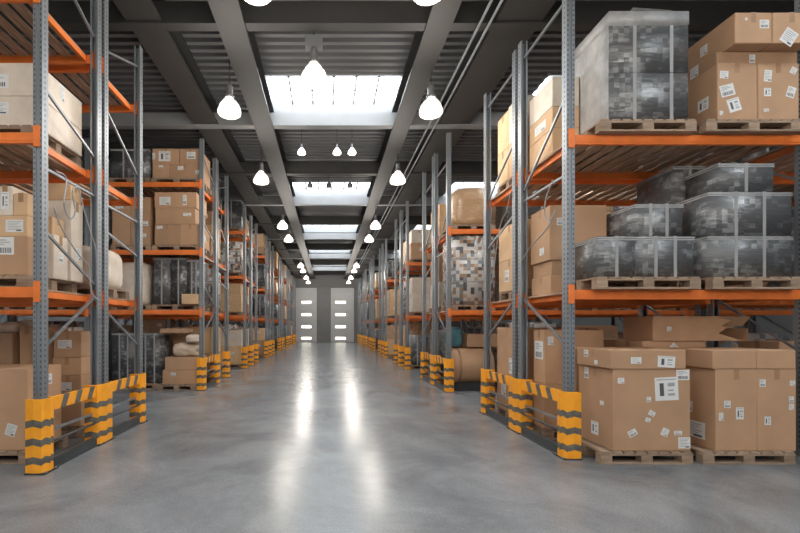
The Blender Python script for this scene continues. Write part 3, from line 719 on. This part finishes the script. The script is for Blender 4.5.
# narrow pale stack beside the big crate, seen through the frame
for i, (a, b, m_, nm) in enumerate(((0, .33, 'cardpale', 'bottom'), (.33, .62, 'cardpale', 'middle'), (.62, 1.02, 'cardwhite', 'top'))):
    cb('r1u_t%d' % i, 3.0, 3.365, 5.62, 6.26, z + .002 + a, z + .002 + b, f"pale {nm} carton of the narrow stack beside the largest grey crate", m=m_, stk=(('l', .5, .5, .3, .12, 2, 0),) if i == 1 else ())
pallet('r1u_p5', 3.5, 7.08, z, .95, .86, 'upper shelf pallet in the back half of the first right rack')
cb('r1u_m1', 3.03, 3.9, 6.66, 7.06, zp, 4.62, 'pale carton, near lower one, back half of the first right upper shelf', m='cardpale')
cb('r1u_m2', 3.03, 3.9, 7.065, 7.5, zp, 4.62, 'pale carton, far lower one, back half of the first right upper shelf', m='cardpale')
cb('r1u_m3', 3.03, 3.9, 6.66, 7.06, 4.62, 5.27, 'pale carton, near upper one, back half of the first right upper shelf', m='cardwhite')
cb('r1u_m4', 3.03, 3.9, 7.065, 7.5, 4.62, 5.24, 'pale carton, far upper one, back half of the first right upper shelf', m='cardpale')
# ---- first left rack
pallet('l1f_p', -4.06, 5.22, 0, 1.22, .72, 'floor pallet under the large carton at the photo edge beside the striped guard')
cb('l1f_big', -4.6, -3.50, 4.9, 5.52, PH + .003, 1.10, 'large plain carton on a floor pallet behind the first left guard', stk=(('r', .60, .83, .11, .13, 0, 0), ('f', .82, .25, .12, .14, 2, .3), ('f', .55, .6, .08, .1, 0, 0)))
cb('l1f_t1', -4.88, -4.52, 6.02, 6.6, 0, 1.50, 'tall carton with bags on its top, on the floor of the first left rack')
sack('l1f_b1', -4.66, 6.2, 1.50, .30, .3, .16, 'cream bag lying on the tall carton, first left rack floor', seed=4)
sack('l1f_b2', -4.69, 6.51, 1.50, .2, .28, .2, 'white bag lying behind the cream bag on the tall carton', m='cardwhite', seed=6)
cb('l1f_t2', -4.47, -4.26, 6.08, 6.6, 0, 1.60, 'narrow tall carton beside the one with bags, first left rack floor')
cb('l1f_t3', -4.22, -4.02, 5.98, 6.5, 0, 1.58, 'narrow tall carton seen right of the first left front post')
pallet('l1f_p2', -3.75, 6.32, 0, .5, .6, 'pallet under the brown stack in the back half of the first left rack')
for i, (a, b) in enumerate(((0, .42), (.42, .74), (.74, 1.0), (1.0, 1.38))):
    cb('l1f_s%d' % i, -3.98 + .02 * (i % 2), -3.56, 6.06, 6.58, PH + .003 + a, PH + .003 + b, f"dark brown carton, {['bottom', 'second', 'third', 'top'][i]} of the stack behind the first left guard rail", stk=(('f', .4, .5, .2, .12, 2, 0),) if i in (1, 3) else ())
z = 2.03; zp = z + PH + .003
pallet('l1l_p', -3.98, 5.18, z, 1.22, .92, 'pallet on the lower shelf of the first left rack')
cb('l1l_1', -4.4, -3.82, 4.76, 5.2, zp, 2.66, 'worn carton at the photo edge on the first left lower shelf', stk=(('f', .6, .6, .2, .25, 2, 0),))
cb('l1l_2', -3.815, -3.40, 4.76, 5.06, zp, 2.62, 'reddish worn carton beside the front post on the first left lower shelf', stk=(('f', .35, .75, .22, .2, 0, 0),))
sack('l1l_b1', -4.09, 4.95, 2.66, .56, .3, .2, 'white film bag on the worn cartons of the first left lower shelf', m='cardwhite', seed=3)
cb('l1l_3', -4.3, -3.83, 4.78, 5.2, 2.88, 3.24, 'upper worn carton over the white film bag, first left lower shelf', stk=(('f', .5, .5, .13, .22, 2, 0), ('f', .85, .5, .1, .24, 0, 0)))
cb('l1l_4', -3.80, -3.33, 5.10, 5.38, zp, 2.72, 'small white wrapped carton seen through the first left end frame, lower shelf', m='cardwhite', stk=(('r', .5, .5, .09, .12, 0, 0),))
cb('l1l_4b', -3.78, -3.36, 5.12, 5.36, 2.72, 2.94, 'low tan carton on the small white wrapped one, first left lower shelf', m='cardpale')
cb('l1l_2b', -3.79, -3.42, 4.78, 5.06, 2.62, 2.86, 'low carton with a white label beside the film bag, first left lower shelf', m='cardpale', stk=(('f', .6, .5, .2, .14, 2, 0),))
cb('l1l_2c', -3.77, -3.60, 4.79, 5.04, 2.86, 3.20, 'narrow upright carton beside the front post, first left lower shelf', m='cardwhite', stk=(('f', .5, .5, .09, .2, 1, 0),))
cb('l1l_2d', -3.59, -3.42, 4.79, 5.04, 2.86, 3.12, 'narrow pale carton hidden partly by the front post, first left lower shelf', m='cardpale')
cb('l1l_6', -3.78, -3.31, 5.40, 5.64, 3.22, 3.44, 'low pale carton on the tall white one, first left lower shelf', m='cardpale')
cb('l1l_5', -3.80, -3.30, 5.40, 5.66, zp, 3.22, 'tall white wrapped carton seen through the first left end frame, lower shelf', m='cardwhite', stk=(('r', .6, .35, .12, .16, 2, 0),))
pallet('l1l_p2', -3.75, 6.46, z, .96, .9, 'lower shelf pallet in the back half of the first left rack')
sack('l1l_s', -3.72, 6.46, zp, .86, .84, .62, 'cream wrapped bale in the back half of the first left lower shelf', m='cardwhite', name='wrapped_bale', seed=11, lump=.1, sq=5)
z = 3.72; zp = z + PH + .003
pallet('l1u_p', -3.95, 5.2, z, 1.24, .94, 'pallet under the pale cartons on the first left middle shelf')
cb('l1u_1', -4.55, -3.30, 4.78, 5.64, zp, 4.22, 'wide lower carton wrapped in white on the first left middle shelf', m='cardwhite', stk=(('f', .62, .6, .28, .14, 2, 0), ('f', .3, .5, .15, .12, 0, 0)), tape=False)
cb('l1u_2', -4.55, -3.30, 4.78, 5.64, 4.22, 4.60, 'wide upper carton wrapped in white on the first left middle shelf', m='cardwhite', stk=(('f', .62, .45, .28, .16, 0, 0), ('r', .5, .7, .1, .2, 2, 0)), tape=False)
# ---- second left rack: cartons, grey bales
def x2(px): return fx(px, 10.6)
z = 5.2; zp = z + PH + .003
pallet('l2t_p1', -5.02, 11.1, z, 1.06, 1.0, 'pallet under the grey bale on the second left upper shelf')
crate('l2t_g', -5.52, -4.54, 10.66, 11.55, zp, 6.10, 'grey wrapped bale on the upper shelf of the second left rack', straps=2, group='film-wrapped crates')
pallet('l2t_p2', -3.84, 11.1, z, 1.26, 1.0, 'pallet under four cartons on the second left upper shelf')
cb('l2t_1', -4.44, -4.02, 10.62, 11.5, zp, 5.70, 'small lower carton beside the grey bale, second left upper shelf', stk=(('f', .5, .8, .1, .08, 0, 0),))
cb('l2t_2', -4.015, -3.22, 10.62, 11.5, zp, 5.70, 'wide lower carton at the aisle end, second left upper shelf', stk=(('f', .36, .7, .14, .1, 2, 0), ('f', .9, .4, .1, .1, 0, 0)))
cb('l2t_3', -4.44, -3.76, 10.62, 11.5, 5.70, 6.09, 'upper carton with a big label, second left upper shelf', stk=(('f', .45, .5, .3, .26, 1, 0), ('f', .05, .5, .07, .16, 2, 0)))
cb('l2t_4', -3.755, -3.22, 10.62, 11.5, 5.70, 6.09, 'upper carton at the aisle end, second left upper shelf', stk=(('f', .55, .55, .22, .18, 0, 0),))
z = 3.5; zp = z + PH + .003
pallet('l2m_p1', -4.98, 11.1, z, 1.02, 1.0, 'pallet farther from the aisle on the second left middle shelf')
cb('l2m_1', -5.46, -5.0, 10.62, 11.5, zp, 4.86, 'tall carton farther from the aisle, second left middle shelf', stk=(('f', .4, .8, .2, .1, 2, 0),))
cb('l2m_2', -4.99, -4.5, 10.62, 11.5, zp, 4.86, 'tall carton with labels beside the three-high stack, second left middle shelf', stk=(('f', .7, .45, .2, .12, 0, 0), ('f', .6, .2, .2, .1, 2, 0)))
pallet('l2m_p2', -3.83, 11.1, z, 1.24, 1.0, 'aisle-end pallet on the second left middle shelf')
cb('l2m_3', -4.38, -3.74, 10.60, 11.5, zp, 4.17, 'wide bottom carton away from the aisle, second left middle shelf stack', stk=(('f', .2, .85, .15, .08, 2, 0),))
cb('l2m_4', -3.735, -3.24, 10.60, 11.5, zp, 4.17, 'bottom aisle-end carton, second left middle shelf stack', stk=(('r', .5, .5, .2, .2, 2, 0),))
cb('l2m_5', -4.36, -3.35, 10.60, 11.5, 4.17, 4.58, 'middle long carton, second left middle shelf stack', stk=(('f', .8, .6, .2, .08, 2, 0),))
cb('l2m_6', -4.38, -3.32, 10.60, 11.5, 4.58, 4.98, 'top long carton with torn labels, second left middle shelf stack', stk=(('f', .25, .45, .28, .2, 2, 0), ('f', .72, .5, .1, .26, 0, 0)))
z = 2.0; zp = z + PH + .003
pallet('l2l_p1', -4.98, 11.1, z, 1.02, 1.0, 'pallet under the cream bale on the second left lower shelf')
sack('l2l_s', -5.05, 11.1, zp, .9, .9, 1.1, 'cream wrapped bale on the second left lower shelf', m='cardwhite', name='wrapped_bale', seed=21, lump=.08, sq=6)
pallet('l2l_p2', -3.86, 11.1, z, 1.2, 1.0, 'pallet under the tall grey bales, second left lower shelf')
crate('l2l_g1', -4.46, -4.03, 10.72, 11.5, zp, 3.34, 'tall grey bale farther from the aisle, second left lower shelf', straps=1)
crate('l2l_g2', -4.02, -3.62, 10.72, 11.5, zp, 3.34, 'tall grey bale in the middle, second left lower shelf', straps=1, m='wrapdark')
crate('l2l_g3', -3.61, -3.26, 10.76, 11.5, zp, 3.30, 'tall grey bale at the aisle end, second left lower shelf', straps=2)
cb('l2l_c', -3.65, -3.24, 10.46, 10.715, z + .146, 2.40, 'small low carton before the tall grey bales, second left lower shelf', m='cardpale')
pallet('l2f_p1', -4.92, 11.1, 0, 1.24, 1.0, 'floor pallet under dark bales, second left rack')
crate('l2f_g1', -5.5, -4.88, 10.66, 11.5, PH + .003, 1.42, 'dark wrapped bale farther from the aisle on the second left floor', straps=2, m='wrapdark')
crate('l2f_g2', -4.86, -4.18, 10.66, 11.5, PH + .003, 1.42, 'dark wrapped bale beside the carton stack on the second left floor', straps=2, m='wrapdark')
pallet('l2f_p2', -3.755, 10.86, 0, .96, .9, 'pale pallet under the untidy carton stack, second left rack floor')
cb('l2f_1', -4.14, -3.24, 10.5, 11.25, PH + .003, .50, 'bottom carton of the untidy stack, second left rack floor', stk=(('f', .3, .7, .12, .08, 0, 0),))
cb('l2f_2', -4.08, -3.26, 10.5, 11.25, .50, .82, 'second carton of the untidy stack, second left rack floor')
sack('l2f_b', -3.62, 10.85, .82, .72, .6, .36, 'crumpled tan bag on the untidy stack, second left rack floor', seed=31, lump=.3)
sack('l2f_b2', -3.42, 10.7, 1.185, .36, .4, .20, 'small white bag topping the untidy stack, second left rack floor', m='cardwhite', seed=33)
cb('l2f_3', -4.12, -3.66, 11.17, 11.25+.2, .82, 1.42, 'square carton standing behind the crumpled bag, second left rack floor')
cb('l2f_4', -4.2, -3.62, 10.5, 11.3, 1.42, 1.54, 'flat board carton lying across the untidy stack', tape=False)
# ---- second right rack
z = 3.95; zp = z + PH + .003
pallet('r2u_p', 3.58, 10.8, z, 1.06, 1.0, 'pallet under the rounded tan bale, second right upper shelf')
sack('r2u_s', 3.60, 10.78, zp, 1.04, .96, .98, 'rounded tan wrapped bale on the second right upper shelf', m='wraptan', name='wrapped_bale', seed=41, lump=.05, sq=3.6)
z = 1.98; zp = z + PH + .003
pallet('r2l_p', 3.58, 10.8, z, 1.06, 1.0, 'pallet under the mixed parcels, second right lower shelf')
def mixed(key, x0, x1, y0, y1, z0, z1, label):
    if not seen(key): return
    w, d, h = x1 - x0, y1 - y0, z1 - z0
    o = obj('parcel_load', soft_box('parcel_load', w, d, h, M['mix'], .02, 2), None, ((x0 + x1) / 2, (y0 + y1) / 2, z0 + .0015)); tag(o, label, 'wrapped load', 'wrapped loads of small parcels'); reg(key, o)
    t = .004; mb = MB()
    for q in (.33, .66): mb.box(-w / 2 - t, w / 2 + t, -d / 2 - t, d / 2 + t, h * q - .012, h * q + .012)
    obj('strap', mb.mesh('strap', M['strap']), o)
mixed('r2l_x', 3.08, 4.1, 10.3, 11.28, zp, 3.82, 'wrapped load of small white and brown parcels, second right lower shelf')
def drum():
    if not seen('r2f_drum'): return
    o = empty('paper_roll', (3.62, 10.75, .12)); tag(o, 'large brown paper roll lying on its side, second right rack floor', 'roll', 'rolls on the floor'); reg('r2f_drum', o)
    T = Matrix.Rotation(PI / 2, 4, 'Y'); r = .47
    mb = MB().lathe([(r - .03, -.48), (r, -.45), (r, .45), (r - .03, .48)], 32)
    mb.v = [tuple(Vector((p[2], p[0], p[1] + r))) for p in mb.v]
    obj('roll_body', mb.mesh('roll_body', M['card'], True), o)
    mb = MB().lathe([(r + .004, -.40), (r + .004, -.34)], 32); mb.lathe([(r + .004, .34), (r + .004, .40)], 32)
    mb.v = [tuple(Vector((p[2], p[0], p[1] + r))) for p in mb.v]
    obj('edge_band', mb.mesh('edge_band', M['tape'], True), o)
    mb = MB(); mb.box(-.5, .5, -.42, -.34, -.118, .08); mb.box(-.5, .5, .34, .42, -.118, .08); mb.box(-.5, .5, -.33, .33, -.118, -.06); obj('cradle', mb.mesh('cradle', M['dark']), o)
drum()
cb('r2f_c1', 3.5, 4.3, 10.55, 11.0, 1.07, 1.40, 'small carton lying on the large paper roll, second right rack')
sack('r2f_t', 3.22, 10.75, 1.07, .42, .5, .5, 'teal tarpaulin bundle on the large paper roll, second right rack', m='teal', seed=51, lump=.3)
# ---- everything farther away
RNG = random.Random(77)
GEN_Z = {}
def gen(key, half, lev, slot, far):
    R = RACKS[key]; s = R['s']; y0 = R['y'][half * 2] + .06; y1 = R['y'][half * 2 + 1] - .06
    side = key[0]
    z = 0 if lev == 0 else R['lv'][lev - 1]
    nxt = R['lv'][lev] - .14 if lev < len(R['lv']) else z + 1.35
    room = nxt - z - PH
    bay, k = divmod(slot, 2)
    u0 = bay * BAY + (.10 if k == 0 else 1.46); u1 = u0 + 1.28
    a, b = sorted((s * (R['x'] + u0), s * (R['x'] + u1)))
    kk = f"{key.lower()}{'ab'[half]}{lev}{slot}"
    lv = LEVELS[side][lev]
    SL = ['aisle-end pallet', 'second pallet in', 'third pallet in', 'fourth pallet in', 'fifth pallet in', 'sixth pallet in']
    where = f"{SL[slot]}{' ' if lev == 0 else ', '}{lv}, {PART_OF[half]} of {rk(key)}"
    roll = RNG.random(); hh = room * RNG.uniform(.68, .93); wv = RNG.uniform(-.02, .06)
    cols = RNG.choice((1, 2, 2)) if not far else RNG.choice((1, 1, 2))
    rows_ = RNG.choice((2, 3)) if not far else 2
    r6 = [RNG.random() for _ in range(24)]
    pallet(kk + 'p', (a + b) / 2, (y0 + y1) / 2, z, 1.24, y1 - y0 - .04, f"pallet, {where}", full=not far)
    z0 = z + PH + .003; a += .05 + max(wv, 0); b -= .05; y0 += .04; y1 -= .04
    if roll < (.50 if side == 'L' else .46):
        wid = (b - a) / cols; zc = z0
        for r in range(rows_):
            h = hh / rows_ * (1 + .25 * (r6[r] - .5))
            for c in range(cols):
                tp = ['lone', 'bottom', 'top', 'middle'][0 if rows_ == 1 else (1 if r == 0 else (2 if r == rows_ - 1 else 3))]
                outer = (c == 0) == (s < 0)
                cp = '' if cols == 1 else (' far' if outer else ' near')
                mm = 'card' if r6[6 + r] < .28 else ('cardpale' if r6[6 + r] < .82 else 'cardwhite')
                look = {'card': 'brown', 'cardpale': 'pale', 'cardwhite': 'whitish'}[mm]
                jit = (r6[10 + r * 2 + c] - .5) * .04
                st = (('f', .3 + .4 * r6[12 + c], .6, .16, .12, int(r6[14 + r] * 2.99), 0), ('l' if s > 0 else 'r', .4, .5, .18, .14, int(r6[16 + c] * 2.99), 0)) if not far else ()
                cb(f"{kk}c{r}{c}", a + c * wid + .004 + max(jit, 0), a + (c + 1) * wid - .004 + min(jit, 0), y0 + .02 * r6[18 + c], y1, zc, zc + h, f"{look} {tp}{cp} carton, {where}", m=mm, stk=st, tape=not far)
            zc += h
    elif roll < .78:
        mm = 'wrap' if r6[0] < .55 else 'wrapdark'; n = 1 if far or r6[1] < .4 else 2
        wid = (b - a) / n
        for c in range(n):
            nm = '' if n == 1 else (' far' if (c == 0) == (s < 0) else ' near')
            crate(f"{kk}g{c}", a + c * wid + .004, a + (c + 1) * wid - .004, y0, y1, z0, z0 + hh * (1 - .1 * r6[2 + c]), f"{'grey' if mm == 'wrap' else 'dark'}{nm} wrapped bale, {where}", m=mm, straps=2 if not far else 1, band=not far)
    elif roll < .90:
        mixed(kk + 'x', a, b, y0, y1, z0, z0 + hh, f"mixed parcel load, {where}")
    else:
        sack(kk + 's', (a + b) / 2, (y0 + y1) / 2, z0, b - a, y1 - y0, hh * .9, f"rounded tan bale, {where}", m='wraptan', name='wrapped_bale', seed=int(r6[0] * 99), lump=.05, sq=4.5)
SKIP = {('L1', 0), ('R1', 0)}
for key, R in RACKS.items():
    far = R['i'] >= 4
    for half in (0, 1):
        for lev in range(len(R['lv']) + 1):
            for slot in range(2 * R['bays']):
                if key == 'R1' and (half == 0 or slot < 2): continue
                if key == 'L1': continue
                if key == 'L2' and half == 0 and slot < 2: continue
                if key == 'R2' and half == 0 and slot == 0: continue
                if key[0] == 'R' and lev == 2 and half == 0 and slot == 1 and R['i'] == 1: pass
                gen(key, half, lev, slot, far)

# ---- loose cables tangled on the end frames
def cable(key, pts, label, r=.009):
    if not seen(key): return
    P = []
    n = len(pts)
    for i in range(n - 1):
        p0, p1, p2, p3 = (Vector(pts[max(0, min(n - 1, j))]) for j in (i - 1, i, i + 1, i + 2))
        for k in range(6):
            t = k / 6; P.append(.5 * (2 * p1 + (p2 - p0) * t + (2 * p0 - 5 * p1 + 4 * p2 - p3) * t * t + (3 * p1 - p0 - 3 * p2 + p3) * t ** 3))
    P.append(Vector(pts[-1]))
    c = sum(P, Vector()) / len(P)
    o = obj('loose_cable', MB().tube([p - c for p in P], r, 6).mesh('loose_cable', M['strap'], True), None, c); tag(o, label, 'cable', 'loose cables on the end frames'); reg(key, o)
xL, xR = -3.095, 2.868
cable('cab1', [(xL, 4.78, 3.36), (xL + .01, 4.95, 3.34), (xL + .015, 4.90, 3.02), (xL + .01, 5.02, 2.88), (xL, 5.14, 3.00), (xL + .015, 5.06, 3.22), (xL, 5.2, 3.3), (xL, 5.34, 3.05), (xL, 5.62, 2.6)], 'pale loose cable looping down the first left end frame')
cable('cab2', [(xL, 4.74, 2.95), (xL, 4.9, 2.72), (xL + .01, 5.2, 2.48), (xL, 5.42, 2.38), (xL, 5.5, 2.05), (xL, 5.66, 1.95)], 'pale loose cable sagging across the first left lower shelf end')
cable('cab3', [(xR, 5.36, 3.46), (xR - .01, 5.5, 3.28), (xR, 5.56, 3.08), (xR - .01, 5.42, 2.96), (xR, 5.3, 3.06), (xR - .012, 5.46, 2.88), (xR, 5.9, 2.74), (xR, 6.2, 2.58)], 'pale loose cable tangled on the first right end frame')
cable('cab4', [(xR, 6.6, 3.7), (xR, 6.75, 3.45), (xR, 6.95, 3.32), (xR, 7.1, 3.05), (xR, 7.3, 2.5), (xR, 7.5, 2.2)], 'pale loose cable hanging down the back half of the first right end frame')


# ------------------------------------------------------------------ hanging lamps
def lamp(x, y, z, label, small=False, lit=True, top=None, watts=58):
    """z: bottom of the glass"""
    o = empty('hanging_lamp', (x, y, z)); tag(o, label, 'lamp', 'hanging hall lamps')
    k = .42 if small else .86
    glass = cached(('glass', small, lit), lambda: MB().lathe([(.19 * k, 0), (.235 * k, .01 * k), (.248 * k, .045 * k), (.24 * k, .10 * k), (.205 * k, .19 * k), (.145 * k, .27 * k), (.09 * k, .33 * k), (.08 * k, .36 * k)], 24).mesh('lamp_glass', M['glow' if not small else ('glintglow' if lit else 'unlit')], True))
    obj('lamp_glass', glass, o)
    if not small:
        def cage():
            mb = MB()
            for i in range(8):
                a = i * PI / 4; c, s_ = math.cos(a), math.sin(a)
                mb.tube([(.21 * k * c, .21 * k * s_, -.008), (.262 * k * c, .262 * k * s_, .045 * k), (.254 * k * c, .254 * k * s_, .10 * k), (.219 * k * c, .219 * k * s_, .195 * k), (.159 * k * c, .159 * k * s_, .28 * k), (.10 * k * c, .10 * k * s_, .35 * k)], .006, 5)
            return mb.mesh('wire_cage', M['lampmetal'])
        obj('wire_cage', cached('cage', cage), o)
    hous = cached(('hous', small), lambda: MB().lathe([(.10 * k, .355 * k), (.105 * k, .39 * k), (.075 * k, .43 * k), (.075 * k, .58 * k), (.05 * k, .64 * k)], 16).mesh('lamp_housing', M['lampmetal'], False))
    obj('lamp_housing', hous, o)
    t = (top if top else ZC - .08) - z
    obj('cable', MB().tube([(0, 0, .63 * k), (0, 0, t)], .010 if not small else .007, 6).mesh('cable', M['cable']), o)
    if not small:
        L = bpy.data.lights.new('lamp_light', 'POINT'); L.energy = watts; L.color = (1.0, .93, .84); L.shadow_soft_size = .42
        obj('lamp_light', L, o, (0, 0, -.44))
    return o
LZ = 5.50
rows = [7.75, 11.45, 16.8, 19.4, 28.0, 30.6, 35.0, 38.6]
for i, y in enumerate(rows):
    lamp(-1.82, y, LZ, f"glowing bell lamp on a cable beside the left girder, {ORD[i] if i < 7 else 'last'} up the aisle")
    lamp(1.90, y, LZ, f"glowing bell lamp under the right girder, {ORD[i] if i < 7 else 'last'} up the aisle", top=6.295)
lamp(-.90, 5.28, LZ + .27, 'glowing lamp cut by the top edge, left one of that pair')
lamp(1.27, 5.28, LZ + .27, 'glowing lamp cut by the top edge, right one of that pair')
for i, y in enumerate((1.2, -2.6, -6.4)):  # unseen lamps added to light the front faces of the near cartons
    for x, nm in ((-5.2, 'far left'), (-1.82, 'left'), (1.90, 'right'), (5.4, 'far right')):
        if i == 0 and abs(x) > 3: continue
        lamp(x, y, LZ, f"added fill lamp, unseen behind the viewpoint, {ORD[i]} row, {nm}", top=6.295 if x == 1.90 else None, watts=95)
c = lamp(-.23, 6.86, LZ + .08, 'glowing lamp with a grey ballast box, in front of the big skylight')
obj('ballast_box', MB().box(-.14, .14, -.08, .08, .56, .72).mesh('ballast_box', M['lampmetal']), c)
for i, (px, nm) in enumerate(((301.6, 'left'), (337, 'middle'), (352, 'right'))):  # bright reflection-like glints, put in as small glowing lamps
    lamp(fx(px, 11.0), 11.0, fz(154, 11.0), f"small glint built as a lit lamp past the first crossbeam, {nm} of three", small=True)
for i, (px, nm) in enumerate(((310, 'left'), (329, 'middle'), (350, 'right'))):
    lamp(fx(px, 13.4), 13.4, fz(187, 13.4), f"small dark unlit lamp before the second skylight, {nm} of three", small=True, lit=False)

# ------------------------------------------------------------------ light, camera, view
w = bpy.data.worlds.new('World'); SC.world = w; w.use_nodes = True
w.node_tree.nodes['Background'].inputs['Color'].default_value = (.75, .85, 1, 1); w.node_tree.nodes['Background'].inputs['Strength'].default_value = 1.0
cd = bpy.data.cameras.new('Camera'); cam = bpy.data.objects.new('Camera', cd); COL.objects.link(cam)
cam.location = (0, 0, H); cam.rotation_euler = (PI / 2, 0, 0)
cd.sensor_width = 36; cd.sensor_fit = 'HORIZONTAL'; cd.lens = 420 / 800 * 36; cd.shift_x = 72 / 800; cd.shift_y = 59.5 / 800
cd.clip_start = .05; cd.clip_end = 200
SC.camera = cam
SC.view_settings.view_transform = 'Standard'; SC.view_settings.look = 'None'; SC.view_settings.gamma = 1; SC.view_settings.use_curve_mapping = False
SC.view_settings.exposure = 0.40
